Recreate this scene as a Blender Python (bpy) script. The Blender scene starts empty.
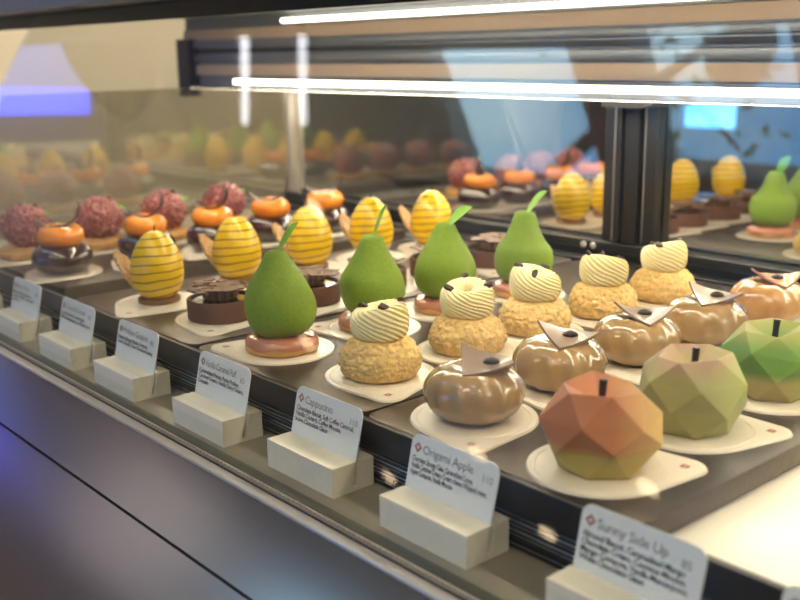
import bpy, bmesh, math, random
from mathutils import Vector, Matrix, noise
random.seed(7)
sc = bpy.context.scene
COL = sc.collection
R = math.radians
CM = 0.01
Z0 = 1.08            # height of the tray surface above the room floor, metres

def W(x, y, z):      # centimetres (z from tray surface) -> metres
    return Vector((x*CM, y*CM, z*CM + Z0))

# ------------------------------------------------------------------ materials
def nd(nt, t, **kw):
    n = nt.nodes.new(t)
    for k, v in kw.items():
        if hasattr(n, k): setattr(n, k, v)
    return n

def mat(name, col=(.5,.5,.5), rough=.5, metal=0., coat=0., sss=0., ssc=None, bump=0., bscale=20., spec=.5,
        var=0., vscale=8., col2=None, aniso=0., sheen=0., bdetail=3., coatr=.05):
    m = bpy.data.materials.new(name); m.use_nodes = True
    nt = m.node_tree; b = nt.nodes['Principled BSDF']
    b.inputs['Base Color'].default_value = (*col, 1)
    b.inputs['Roughness'].default_value = rough
    b.inputs['Metallic'].default_value = metal
    b.inputs['Coat Weight'].default_value = coat
    b.inputs['Coat Roughness'].default_value = coatr
    b.inputs['Specular IOR Level'].default_value = spec
    b.inputs['Anisotropic'].default_value = aniso
    if sheen:
        b.inputs['Sheen Weight'].default_value = sheen
        b.inputs['Sheen Roughness'].default_value = .4
    if sss:
        b.inputs['Subsurface Weight'].default_value = sss
        b.inputs['Subsurface Radius'].default_value = ssc or (1,.5,.25)
        b.inputs['Subsurface Scale'].default_value = .006
    tc = nd(nt, 'ShaderNodeTexCoord')
    if var or col2:
        nz = nd(nt, 'ShaderNodeTexNoise'); nz.inputs['Scale'].default_value = vscale*100*CM*10
        nz.inputs['Detail'].default_value = 4
        nt.links.new(tc.outputs['Object'], nz.inputs['Vector'])
        rp = nd(nt, 'ShaderNodeValToRGB')
        rp.color_ramp.elements[0].position = .35; rp.color_ramp.elements[1].position = .68
        c2 = col2 or tuple(c*(1-var) for c in col)
        rp.color_ramp.elements[0].color = (*c2, 1); rp.color_ramp.elements[1].color = (*col, 1)
        nt.links.new(nz.outputs['Fac'], rp.inputs['Fac']); nt.links.new(rp.outputs['Color'], b.inputs['Base Color'])
    if bump:
        nb = nd(nt, 'ShaderNodeTexNoise'); nb.inputs['Scale'].default_value = bscale*10
        nb.inputs['Detail'].default_value = bdetail
        nt.links.new(tc.outputs['Object'], nb.inputs['Vector'])
        bp = nd(nt, 'ShaderNodeBump'); bp.inputs['Strength'].default_value = min(1, bump)
        bp.inputs['Distance'].default_value = .001*max(1, bump)
        nt.links.new(nb.outputs['Fac'], bp.inputs['Height']); nt.links.new(bp.outputs['Normal'], b.inputs['Normal'])
    return m

def emat(name, col, s):
    m = bpy.data.materials.new(name); m.use_nodes = True; nt = m.node_tree; nt.nodes.clear()
    e = nd(nt, 'ShaderNodeEmission'); e.inputs['Color'].default_value = (*col, 1); e.inputs['Strength'].default_value = s
    o = nd(nt, 'ShaderNodeOutputMaterial'); nt.links.new(e.outputs[0], o.inputs[0]); return m

def glassmat(name, base=.05, power=4., tint=(1,1,1), rough=.0, smear=0., grim=.9):
    m = bpy.data.materials.new(name); m.use_nodes = True; nt = m.node_tree; nt.nodes.clear()
    o = nd(nt, 'ShaderNodeOutputMaterial'); mx = nd(nt, 'ShaderNodeMixShader')
    t = nd(nt, 'ShaderNodeBsdfTransparent'); t.inputs['Color'].default_value = (*tint, 1)
    g = nd(nt, 'ShaderNodeBsdfGlossy'); g.inputs['Roughness'].default_value = rough
    lw = nd(nt, 'ShaderNodeLayerWeight'); lw.inputs['Blend'].default_value = .5
    p = nd(nt, 'ShaderNodeMath', operation='POWER'); p.inputs[1].default_value = power
    a = nd(nt, 'ShaderNodeMath', operation='MULTIPLY_ADD'); a.inputs[1].default_value = grim; a.inputs[2].default_value = base
    nt.links.new(lw.outputs['Facing'], p.inputs[0]); nt.links.new(p.outputs[0], a.inputs[0])
    nt.links.new(a.outputs[0], mx.inputs[0]); nt.links.new(t.outputs[0], mx.inputs[1]); nt.links.new(g.outputs[0], mx.inputs[2])
    out = mx.outputs[0]
    if smear:
        s = nd(nt, 'ShaderNodeBsdfGlossy'); s.inputs['Roughness'].default_value = .42
        s.inputs['Anisotropy'].default_value = .96
        tg = nd(nt, 'ShaderNodeTangent', direction_type='RADIAL', axis='X')
        nt.links.new(tg.outputs[0], s.inputs['Tangent'])
        s.inputs['Rotation'].default_value = .25
        m2 = nd(nt, 'ShaderNodeMixShader'); m2.inputs[0].default_value = smear
        nt.links.new(out, m2.inputs[1]); nt.links.new(s.outputs[0], m2.inputs[2]); out = m2.outputs[0]
    nt.links.new(out, o.inputs[0]); return m

def zramp(m, stops, axis='Z', mul=1., noise_amt=0., nscale=6.):
    """base colour from the thing's own height (object coordinates, cm)"""
    nt = m.node_tree; b = nt.nodes['Principled BSDF']
    tc = nd(nt, 'ShaderNodeTexCoord'); sp = nd(nt, 'ShaderNodeSeparateXYZ'); nt.links.new(tc.outputs['Object'], sp.inputs[0])
    ma = nd(nt, 'ShaderNodeMath', operation='MULTIPLY'); ma.inputs[1].default_value = mul*100
    nt.links.new(sp.outputs[axis], ma.inputs[0]); src = ma.outputs[0]
    if noise_amt:
        nz = nd(nt, 'ShaderNodeTexNoise'); nz.inputs['Scale'].default_value = nscale*10
        nt.links.new(tc.outputs['Object'], nz.inputs['Vector'])
        k = nd(nt, 'ShaderNodeMath', operation='MULTIPLY_ADD'); k.inputs[1].default_value = noise_amt
        nt.links.new(nz.outputs['Fac'], k.inputs[0]); nt.links.new(src, k.inputs[2]); src = k.outputs[0]
    rp = nd(nt, 'ShaderNodeValToRGB'); cr = rp.color_ramp
    while len(cr.elements) < len(stops): cr.elements.new(.5)
    for e, (p, c) in zip(cr.elements, stops): e.position = p; e.color = (*c, 1)
    nt.links.new(src, rp.inputs['Fac']); nt.links.new(rp.outputs['Color'], b.inputs['Base Color'])
    return m, rp

M = {}
M['board'] = mat('white_cardboard', (.80,.73,.60), .34, coat=.8, coatr=.16)
M['board_mark'] = mat('red_print', (.36,.10,.07), .6)
M['tray'] = mat('dark_tray', (.085,.068,.054), .28, metal=.7, bump=.5, bscale=45)
M['steel'] = mat('brushed_steel', (.27,.225,.20), .3, metal=.9, aniso=.35)
M['trim'] = mat('polished_steel', (.78,.73,.67), .28, metal=.75)
M['floor_steel'] = mat('bright_case_floor', (.92,.86,.74), .3, metal=.1)
M['deck'] = mat('taupe_deck', (.26,.235,.18), .35, metal=.3)
M['channel'] = mat('dark_glass_channel', (.085,.085,.062), .3, metal=.4)
M['black'] = mat('black_metal', (.012,.012,.012), .28, metal=.2)
M['grille'] = mat('dark_grille', (.018,.018,.018), .4, metal=.3)
M['grille_edge'] = mat('grille_edge', (.32,.31,.29), .3, metal=.8)
M['gasket'] = mat('black_rubber', (.01,.01,.01), .6)
M['alu'] = mat('grey_profile', (.22,.235,.26), .4, metal=.5)
M['tan'] = mat('painted_glow_strip', (.60,.44,.30), .45)  # tan colour stands in for strip light glowing on stainless
M['white_block'] = mat('white_wood', (.82,.77,.62), .45, var=.06, vscale=14)
M['card'] = mat('white_card', (.74,.76,.74), .35)
M['ink'] = mat('black_ink', (.05,.05,.05), .6)
M['grey_ink'] = mat('grey_ink', (.22,.21,.2), .6)
M['mirror'] = mat('mirror_glass', (.80,.80,.78), .0, metal=1.)
M['led'] = emat('led_light', (1, .90, .70), 6)
M['led_top'] = emat('led_light_upper', (1, .90, .72), 5)
M['led_front'] = emat('led_light_front', (1, .86, .64), 32)
M['glass'] = glassmat('clear_glass', .03, 4.5, (.985,.995,.985), smear=.025)
M['end_glass'] = glassmat('tinted_reflective_glass', .30, 3., (.92,.91,.86), .02)
def brushed(m):
    nt = m.node_tree; b = nt.nodes['Principled BSDF']
    tg = nd(nt, 'ShaderNodeTangent', direction_type='RADIAL', axis='X'); nt.links.new(tg.outputs[0], b.inputs['Tangent']); b.inputs['Anisotropic Rotation'].default_value = .25
    tc = nd(nt, 'ShaderNodeTexCoord'); mp = nd(nt, 'ShaderNodeMapping'); mp.inputs['Scale'].default_value = (4, 900, 900)
    nz = nd(nt, 'ShaderNodeTexNoise'); nz.inputs['Scale'].default_value = 1.; nz.inputs['Detail'].default_value = 3
    nt.links.new(tc.outputs['Object'], mp.inputs[0]); nt.links.new(mp.outputs[0], nz.inputs['Vector'])
    mr = nd(nt, 'ShaderNodeMapRange'); mr.inputs['To Min'].default_value = .15; mr.inputs['To Max'].default_value = .23
    nt.links.new(nz.outputs['Fac'], mr.inputs['Value']); nt.links.new(mr.outputs[0], b.inputs['Roughness'])
brushed(M['steel'])
# pastry materials
M['pear'] = mat('green_velvet', (.235,.345,.014), .62, sss=.12, ssc=(.4,1,.2), bump=.8, bscale=130, sheen=.05, col2=(.16,.28,.012), vscale=45)
M['leaf'] = mat('mint_leaf', (.24,.45,.045), .45, sss=.2, ssc=(.3,1,.1))
M['pink_glaze'] = mat('pink_glaze', (.52,.20,.11), .25, coat=.5, var=.25, vscale=6)
M['shortbread'] = mat('golden_shortbread', (.62,.33,.10), .6, bump=.6, bscale=60, var=.25, vscale=10)
M['choux'] = mat('craquelin', (.90,.61,.23), .7, bump=2.0, bscale=26, var=.30, vscale=22, sss=.1)
M['cream'] = mat('vanilla_cream', (.90,.79,.42), .45, sss=.25, ssc=(1,.8,.4))
M['cream_dark'] = mat('caramel_filling', (.55,.36,.12), .3)
M['choc_bit'] = mat('dark_chocolate_bit', (.045,.018,.010), .5, bump=.8, bscale=60)
M['bean'] = mat('coffee_bean', (.022,.014,.010), .35)
M['choc'] = mat('dark_mirror_glaze', (.040,.012,.007), .12, coat=1., coatr=.03)
M['choc_curl'] = mat('thin_chocolate', (.075,.035,.025), .4, coat=.1)
M['orange'] = mat('orange_glaze', (1.0,.27,.006), .26, coat=.5, coatr=.08, sss=.1, col2=(.98,.33,.01), vscale=5)
M['caramel'] = mat('coffee_glaze', (.41,.265,.125), .18, coat=.8, coatr=.03, spec=.35, col2=(.34,.21,.09), vscale=4)
M['caramel2'] = mat('amber_glaze', (.60,.34,.13), .2, coat=.7, coatr=.03, col2=(.42,.20,.07), vscale=4)
M['sheet'] = mat('milk_chocolate_sheet', (.27,.175,.12), .35, coat=.25)
M['sheet2'] = mat('rose_chocolate_sheet', (.48,.24,.13), .35, coat=.25)
M['tart'] = mat('cocoa_shell', (.115,.042,.020), .65, bump=.8, bscale=90, var=.2, vscale=15)
M['tart_fill'] = mat('chocolate_cream', (.06,.020,.010), .15, coat=.8)
M['tart_cream'] = mat('hazelnut_cream', (.26,.15,.085), .4)
M['lace'] = mat('brittle_lace', (.22,.10,.04), .45, coat=.12, col2=(.05,.02,.012), vscale=26)
M['croquant'] = mat('sesame_brittle', (.98,.66,.28), .4, bump=2., bscale=40, col2=(.30,.11,.02), vscale=80, coat=.4)
M['cookie_dark'] = mat('cocoa_crumble', (.20,.095,.04), .75, bump=1.2, bscale=70)
M['stem'] = mat('chocolate_stem', (.014,.010,.010), .4)

def berry_mat():
    m = mat('raspberry_rock', (.30,.055,.05), .38, coat=.35, bump=1.2, bscale=28)
    nt = m.node_tree; b = nt.nodes['Principled BSDF']; tc = nd(nt, 'ShaderNodeTexCoord')
    v = nd(nt, 'ShaderNodeTexNoise'); v.inputs['Scale'].default_value = 320; v.inputs['Detail'].default_value = 1.5
    nt.links.new(tc.outputs['Object'], v.inputs['Vector'])
    rp = nd(nt, 'ShaderNodeValToRGB'); cr = rp.color_ramp
    cr.elements[0].position = .53; cr.elements[0].color = (.25,.035,.038,1)
    cr.elements[1].position = .67; cr.elements[1].color = (.74,.34,.27,1)
    nt.links.new(v.outputs['Fac'], rp.inputs['Fac']); nt.links.new(rp.outputs['Color'], b.inputs['Base Color'])
    return m
M['berry'] = berry_mat()

def egg_mat():
    m = mat('yellow_glaze', (.9,.52,.01), .32, coat=.25, coatr=.08)
    nt = m.node_tree; b = nt.nodes['Principled BSDF']; tc = nd(nt, 'ShaderNodeTexCoord')
    sp = nd(nt, 'ShaderNodeSeparateXYZ'); nt.links.new(tc.outputs['Object'], sp.inputs[0])
    nz = nd(nt, 'ShaderNodeTexNoise'); nz.inputs['Scale'].default_value = 22; nz.inputs['Detail'].default_value = 1
    nt.links.new(tc.outputs['Object'], nz.inputs['Vector'])
    a = nd(nt, 'ShaderNodeMath', operation='MULTIPLY_ADD'); a.inputs[1].default_value = 112.; nt.links.new(sp.outputs['Z'], a.inputs[0])
    n2 = nd(nt, 'ShaderNodeMath', operation='MULTIPLY'); n2.inputs[1].default_value = 1.1; nt.links.new(nz.outputs['Fac'], n2.inputs[0])
    nt.links.new(n2.outputs[0], a.inputs[2])
    tl = nd(nt, 'ShaderNodeMath', operation='MULTIPLY_ADD'); tl.inputs[1].default_value = -14.; nt.links.new(sp.outputs['X'], tl.inputs[0])
    nt.links.new(a.outputs[0], tl.inputs[2])
    f = nd(nt, 'ShaderNodeMath', operation='FRACT'); nt.links.new(tl.outputs[0], f.inputs[0])
    rp = nd(nt, 'ShaderNodeValToRGB'); cr = rp.color_ramp
    Y = (.86,.54,.004,1); D = (.055,.018,.008,1)
    cr.elements[0].position = 0; cr.elements[0].color = Y; cr.elements[1].position = 1; cr.elements[1].color = Y
    for p, c in ((.41,Y),(.445,D),(.555,D),(.59,Y)):
        e = cr.elements.new(p); e.color = c
    nt.links.new(f.outputs[0], rp.inputs['Fac']); nt.links.new(rp.outputs['Color'], b.inputs['Base Color'])
    return m
M['egg'] = egg_mat()

def apple_mat(name, top, body, low, side):
    """sprayed cocoa-butter colours: blends with height and towards one cheek"""
    m = mat(name, body, .55, bump=.5, bscale=150, sss=.05, sheen=.15)
    _, rp = zramp(m, [(.0, low), (.32, low), (.45, body), (.72, body), (.95, top)], 'Z', 1/6.3, .10, 3.)
    nt = m.node_tree; b = nt.nodes['Principled BSDF']
    tc = nd(nt, 'ShaderNodeTexCoord'); sp = nd(nt, 'ShaderNodeSeparateXYZ'); nt.links.new(tc.outputs['Object'], sp.inputs[0])
    mr = nd(nt, 'ShaderNodeMapRange'); mr.inputs['From Min'].default_value = .005; mr.inputs['From Max'].default_value = .042
    nt.links.new(sp.outputs['X'], mr.inputs['Value'])
    mx = nd(nt, 'ShaderNodeMix', data_type='RGBA'); nt.links.new(mr.outputs[0], mx.inputs[0])
    nt.links.new(rp.outputs['Color'], mx.inputs[6]); mx.inputs[7].default_value = (*side, 1)
    # each facet was sprayed a little differently
    gm = nd(nt, 'ShaderNodeVertexColor', layer_name='facet')
    m2 = nd(nt, 'ShaderNodeMix', data_type='RGBA', blend_type='MULTIPLY'); m2.inputs[0].default_value = .55
    nt.links.new(mx.outputs[2], m2.inputs[6]); nt.links.new(gm.outputs['Color'], m2.inputs[7])
    nt.links.new(m2.outputs[2], b.inputs['Base Color']); return m
M['apple_red'] = apple_mat('apple_red', (.46,.16,.06), (.52,.19,.075), (.52,.40,.09), (.66,.45,.13))
M['apple_mix'] = apple_mat('apple_mixed', (.42,.23,.16), (.33,.31,.11), (.40,.37,.10), (.42,.47,.12))
M['apple_green'] = apple_mat('apple_green', (.40,.33,.10), (.12,.25,.028), (.42,.36,.12), (.24,.36,.05))

# ------------------------------------------------------------------ mesh helpers (centimetres)
class MB:
    def __init__(s): s.v = []; s.f = []; s.fm = []
    def add(s, v, f, mi=0):
        o = len(s.v); s.v += [tuple(p) for p in v]; s.f += [tuple(i+o for i in q) for q in f]; s.fm += [mi]*len(f); return s
    def lathe(s, prof, n=48, mod=None, c=(0,0,0), capb=True, capt=True, mi=0):
        v = []; f = []; k = len(prof)
        for (r, z) in prof:
            for i in range(n):
                t = 2*math.pi*i/n; rr, zz = (r, z) if mod is None else mod(r, z, t)
                v.append((c[0]+rr*math.cos(t), c[1]+rr*math.sin(t), c[2]+zz))
        for j in range(k-1):
            for i in range(n):
                a = j*n+i; b = j*n+(i+1) % n; f.append((a, b, b+n, a+n))
        if capb: f.append(tuple(reversed(range(n))))
        if capt: f.append(tuple((k-1)*n+i for i in range(n)))
        return s.add(v, f, mi)
    def box(s, x0, x1, y0, y1, z0, z1, bev=0., seg=2, mi=0):
        bm = bmesh.new(); bmesh.ops.create_cube(bm, size=1)
        for q in bm.verts: q.co = Vector((x0+(q.co.x+.5)*(x1-x0), y0+(q.co.y+.5)*(y1-y0), z0+(q.co.z+.5)*(z1-z0)))
        if bev: bmesh.ops.bevel(bm, geom=bm.edges[:], offset=bev, segments=seg, affect='EDGES', profile=.5)
        bm.verts.index_update()
        s.add([q.co[:] for q in bm.verts], [[q.index for q in fc.verts] for fc in bm.faces], mi); bm.free(); return s
    def tube(s, pts, rad, n=10, mi=0, flat=1.):
        pts = [Vector(p) for p in pts]; v = []; f = []; up = Vector((0,0,1))
        for i, p in enumerate(pts):
            t = (pts[min(i+1, len(pts)-1)]-pts[max(i-1, 0)]).normalized()
            a = t.cross(up) if abs(t.dot(up)) < .95 else t.cross(Vector((0,1,0)))
            a.normalize(); b = a.cross(t); r = rad[i] if isinstance(rad, (list, tuple)) else rad
            for k in range(n):
                th = 2*math.pi*k/n; v.append(p + a*(r*math.cos(th)) + b*(r*flat*math.sin(th)))
        for i in range(len(pts)-1):
            for k in range(n):
                q = i*n+k; w = i*n+(k+1) % n; f.append((q, w, w+n, q+n))
        f.append(tuple(reversed(range(n)))); f.append(tuple((len(pts)-1)*n+k for k in range(n)))
        return s.add(v, f, mi)
    def prism(s, out, z0, z1, mi=0):
        n = len(out); v = [(x, y, z0) for x, y in out]+[(x, y, z1) for x, y in out]
        f = [tuple(reversed(range(n))), tuple(range(n, 2*n))]+[(i, (i+1) % n, n+(i+1) % n, n+i) for i in range(n)]
        return s.add(v, f, mi)
    def slab(s, fn, nu, nv, th, mi=0):
        """a curved sheet of real thickness from fn(u,v) -> (x,y,z)"""
        top = [Vector(fn(i/nu, j/nv)) for j in range(nv+1) for i in range(nu+1)]
        nr = []
        for j in range(nv+1):
            for i in range(nu+1):
                a = top[j*(nu+1)+min(i+1, nu)]-top[j*(nu+1)+max(i-1, 0)]
                b = top[min(j+1, nv)*(nu+1)+i]-top[max(j-1, 0)*(nu+1)+i]
                q = a.cross(b); nr.append(q.normalized() if q.length > 1e-9 else Vector((0,0,1)))
        N = len(top); v = top+[p-q*th for p, q in zip(top, nr)]; f = []
        for j in range(nv):
            for i in range(nu):
                a = j*(nu+1)+i; b = a+1; c = a+nu+2; d = a+nu+1
                f.append((a, b, c, d)); f.append((N+d, N+c, N+b, N+a))
        ring = [i for i in range(nu)]+[j*(nu+1)+nu for j in range(nv)]+[nv*(nu+1)+nu-i for i in range(nu)]+[(nv-j)*(nu+1) for j in range(nv)]
        for k in range(len(ring)):
            a = ring[k]; b = ring[(k+1) % len(ring)]; f.append((b, a, N+a, N+b))
        return s.add(v, f, mi)
    def build(s, name, m, parent=None, smooth=True, loc=None, angle=40):
        me = bpy.data.meshes.new(name)
        me.from_pydata([(x*CM, y*CM, z*CM) for x, y, z in s.v], [], s.f); me.update()
        for q in (m if isinstance(m, (list, tuple)) else [m]): me.materials.append(q)
        for p, i in zip(me.polygons, s.fm): p.material_index = i
        if smooth:
            me.polygons.foreach_set('use_smooth', [True]*len(me.polygons))
            try: me.set_sharp_from_angle(angle=R(angle))
            except Exception: pass
        o = bpy.data.objects.new(name, me); COL.objects.link(o)
        if parent: o.parent = parent
        if loc is not None: o.location = loc
        return o

def empty(name, loc=(0,0,0), rz=0):
    o = bpy.data.objects.new(name, None); COL.objects.link(o); o.location = loc; o.rotation_euler = (0,0,rz)
    o.empty_display_size = .02; return o
def tag(o, label=None, cat=None, group=None, kind=None):
    if label: o['label'] = label
    if cat: o['category'] = cat
    if group: o['group'] = group
    if kind: o['kind'] = kind
    return o
def copy_tree(o, parent=None):
    c = o.copy(); COL.objects.link(c)
    if parent: c.parent = parent
    for ch in list(o.children): copy_tree(ch, c)
    return c
def displaced(mb, amt, sc_, seed=0., oct=3):
    mb.v = [tuple(Vector(p)+Vector(p).normalized()*amt*noise.fractal(Vector(p)*sc_+Vector((seed,)*3), 1., 2., oct)) if Vector(p).length > .01 else p for p in mb.v]
    return mb

# ------------------------------------------------------------------ prototypes (local x = long way, centimetres)
def hull_board(r=4.85, rc=1.4, d=5.6, n=30):
    out = []; a = math.acos((r-rc)/d)
    for i in range(n+1):
        t = a+(2*math.pi-2*a)*i/n; out.append((r*math.cos(t), r*math.sin(t)))
    for i in range(9):
        t = -a+2*a*i/8; out.append((d+rc*math.cos(t), rc*math.sin(t)))
    return out
def emblem_verts(s):
    """four-petal lozenge of small squares"""
    out = []
    for (cx, cy) in ((0,1),(1,0),(0,-1),(-1,0),(.5,.5),(-.5,.5),(.5,-.5),(-.5,-.5)):
        out.append([(s*(cx*.62+a*.26), s*(cy*.62+b*.26)) for a, b in ((0,1),(-1,0),(0,-1),(1,0))])
    return out
def make_board():
    t = empty('cake_board')
    b = MB(); o = hull_board(); b.prism(o, 0, .16)
    o2 = [(x*.985, y*.985) for x, y in o]; n = len(o)
    b.v[n:2*n] = [(x, y, .16) for x, y in o2]
    b.build('card_base', M['board'], t)
    e = MB(); prof = []
    for k in range(9):
        th = math.pi*k/8; prof.append((4.3-.09*math.cos(th)*1., .155+.05*math.sin(th)))
    e.lathe(prof, 48, capb=False, capt=False); e.build('pressed_ring', M['board'], t)
    g = MB()
    for q in emblem_verts(.42): g.prism([(5.55+x, y) for x, y in q], .158, .175)
    g.build('printed_emblem', M['board_mark'], t, smooth=False)
    return t
BT = .17   # top of the board

def make_apple(m, name='apple_cake', rot=0.):
    t = empty(name)
    n = 6
    rings = [(2.9, 0., 0), (4.1, 1.95, .5), (4.1, 3.75, 0), (2.7, 5.5, .5)]
    v = []; f = []
    rnd = random.Random(int(rot*10)+3)
    for (r, z, s) in rings:
        r *= .965
        for i in range(n):
            th = 2*math.pi*(i+s)/n+rot; rr = r*(1+rnd.uniform(-.05, .05)); v.append((rr*math.cos(th), rr*math.sin(th), z if z == 0 else z+rnd.uniform(-.3, .3)))
    for j in range(len(rings)-1):
        for i in range(n):
            a = j*n+i; b = j*n+(i+1) % n; c = (j+1)*n+i; d = (j+1)*n+(i+1) % n
            if rings[j][2] == 0: f += [(a, b, c), (b, d, c)]
            else: f += [(a, d, c), (a, b, d)]
    k = len(v); v.append((0, 0, 4.25)); L = (len(rings)-1)*n
    for i in range(n): f.append((L+i, L+(i+1) % n, k))
    f.append(tuple(reversed(range(n))))
    b = MB(); b.add(v, f); o = b.build('fruit_shell', m, t, smooth=False)
    bm = bmesh.new(); bm.from_mesh(o.data)
    bmesh.ops.bevel(bm, geom=[e for e in bm.edges], offset=.0005, segments=1, affect='EDGES')
    bm.to_mesh(o.data); bm.free()
    ca = o.data.color_attributes.new('facet', 'FLOAT_COLOR', 'CORNER')
    for p in o.data.polygons:
        g = rnd.uniform(.78, 1.) if p.area > 3e-5 else .95
        for li in p.loop_indices: ca.data[li].color = (g, g, g, 1)
    MB().tube([(0,0,4.2),(.04,0,5.),(.10,.02,5.95)], [.26,.24,.27], 10).build('stem', M['stem'], t)
    return t

def make_brown(mg, ms, rot=0., dx=0.):
    t = empty('glazed_cake')
    prof = []
    for k in range(25):
        th = -R(62)+R(62+90)*k/24
        prof.append((1.55+2.2*math.cos(th)**.9 if math.cos(th) > 0 else 1.55, 2.02+1.98*math.sin(th)))
    prof = [(2.2, .0)]+[(r, max(z, .02)) for r, z in prof]+[(.8, 3.85), (.1, 3.75)]
    def mod(r, z, a):
        w = max(0., 1-abs(z-2.3)/3.2)
        return r*(1+.028*w*math.cos(14*a+z*.7)), z
    MB().lathe(prof, 96, mod).build('glaze_body', mg, t, angle=80)
    b = MB()
    def fn(u, v):
        x = (u-.5)*3.9; y = (v-.5)*3.9; d = (x+y)*.7071; e = (x-y)*.7071
        return d*.98, e*.98, 4.05+.125*d*d-.02*e*e
    b.slab(lambda u, v: fn(u, v), 14, 14, .2)
    p = b.build('chocolate_square', ms, t); p.rotation_euler = (R(2), R(5), rot); p.location = (dx*CM, 0, 0)
    bb = MB(); bb.lathe([(.05,-.28),(.3,-.24),(.42,-.08),(.44,.05),(.36,.2),(.15,.3),(.03,.31)], 16)
    bb.v = [(x*1.45, y*1.0, z) for x, y, z in bb.v]
    bb.v = [(x, y, z-.10*math.exp(-(y/.07)**2) if z > .1 else z) for x, y, z in bb.v]
    bb.build('coffee_bean', M['bean'], t, loc=((.45+dx)*CM, -.2*CM, 4.33*CM))
    return t

def make_puff(seed, lean, chips):
    t = empty('cream_puff'); rnd = random.Random(seed)
    prof = [(2.75,.0),(3.15,.18),(3.45,.7),(3.55,1.3),(3.40,1.9),(3.0,2.6),(2.5,3.1),(1.8,3.4),(.9,3.55),(.05,3.6)]
    pr = []
    for i in range(len(prof)-1):
        for k in range(5):
            q = k/5; pr.append((prof[i][0]*(1-q)+prof[i+1][0]*q, prof[i][1]*(1-q)+prof[i+1][1]*q))
    pr.append(prof[-1])
    def mod(r, z, a):
        p = Vector((r*math.cos(a), r*math.sin(a), z))
        c = noise.cell(p*1.7+Vector((seed,)*3))
        d = noise.voronoi(p*1.55+Vector((seed,)*3))[0]
        crack = min(1., (d[1]-d[0])*3.2)
        k = .16*crack-.10+.10*noise.noise(p*.8+Vector((seed,)*3))+.06*noise.noise(p*4.)
        if z < .12: k *= .3
        return r*(1+k*.36) , z+(k*.36 if z > 2.2 else 0)
    MB().lathe(pr, 120, mod).build('choux_bun', M['choux'], t, angle=70)
    # piped ring of cream with twisted ridges
    prof = []
    for k in range(81):
        th = -R(75)+R(270)*k/80
        c_, s_ = math.cos(th), math.sin(th)
        prof.append((1.3+1.06*math.copysign(abs(c_)**.75, c_), 4.6+1.42*math.copysign(abs(s_)**.85, s_)))
    def modc(r, z, a):
        th = math.atan2(z-4.6, r-1.38); th = th if th > -1.6 else th+6.283
        s = .5+.5*math.sin(17*a+17*th+1.0*math.sin(a)+1.5*noise.noise(Vector((2*math.cos(a), 2*math.sin(a), z*.8+seed))))
        rr = r+(.21*s**.7-.10)*(1 if r > 1.3 else .4)
        lift = .38*math.sin(a+lean)*max(0, (z-4.)/2)
        return rr*(1.02+.03*math.sin(2*a+seed)), z+lift+.05*s*(1 if z > 5.1 else 0)
    MB().lathe(prof, 252, modc, capb=True, capt=True).build('piped_cream', M['cream'], t, angle=85)
    MB().lathe([(.05,5.1),(.5,5.08),(1.0,5.0),(1.0,4.6)], 24, capt=True).build('caramel_center', M['cream_dark'], t)
    for k in range(3):
        a = lean+R(chips[k]); rr = 1.75+rnd.uniform(-.15, .25)
        b = MB(); b.box(-.42,.42,-.27,.27,-.17,.17,.06,1)
        b.v = [(x*(1+.35*noise.noise(Vector((x*3+k, y*3+seed, z)))), y*(1+.4*noise.noise(Vector((y*4, x*2+k, seed)))), z) for x, y, z in b.v]
        o = b.build('chocolate_chip', M['choc_bit'], t, smooth=False, loc=(rr*math.cos(a)*CM, rr*math.sin(a)*CM, (6.1+.38*math.sin(a+lean)*.95)*CM))
        o.rotation_euler = (rnd.uniform(-.9, .9), rnd.uniform(-.9, .9), rnd.uniform(0, 3))
    return t

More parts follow.
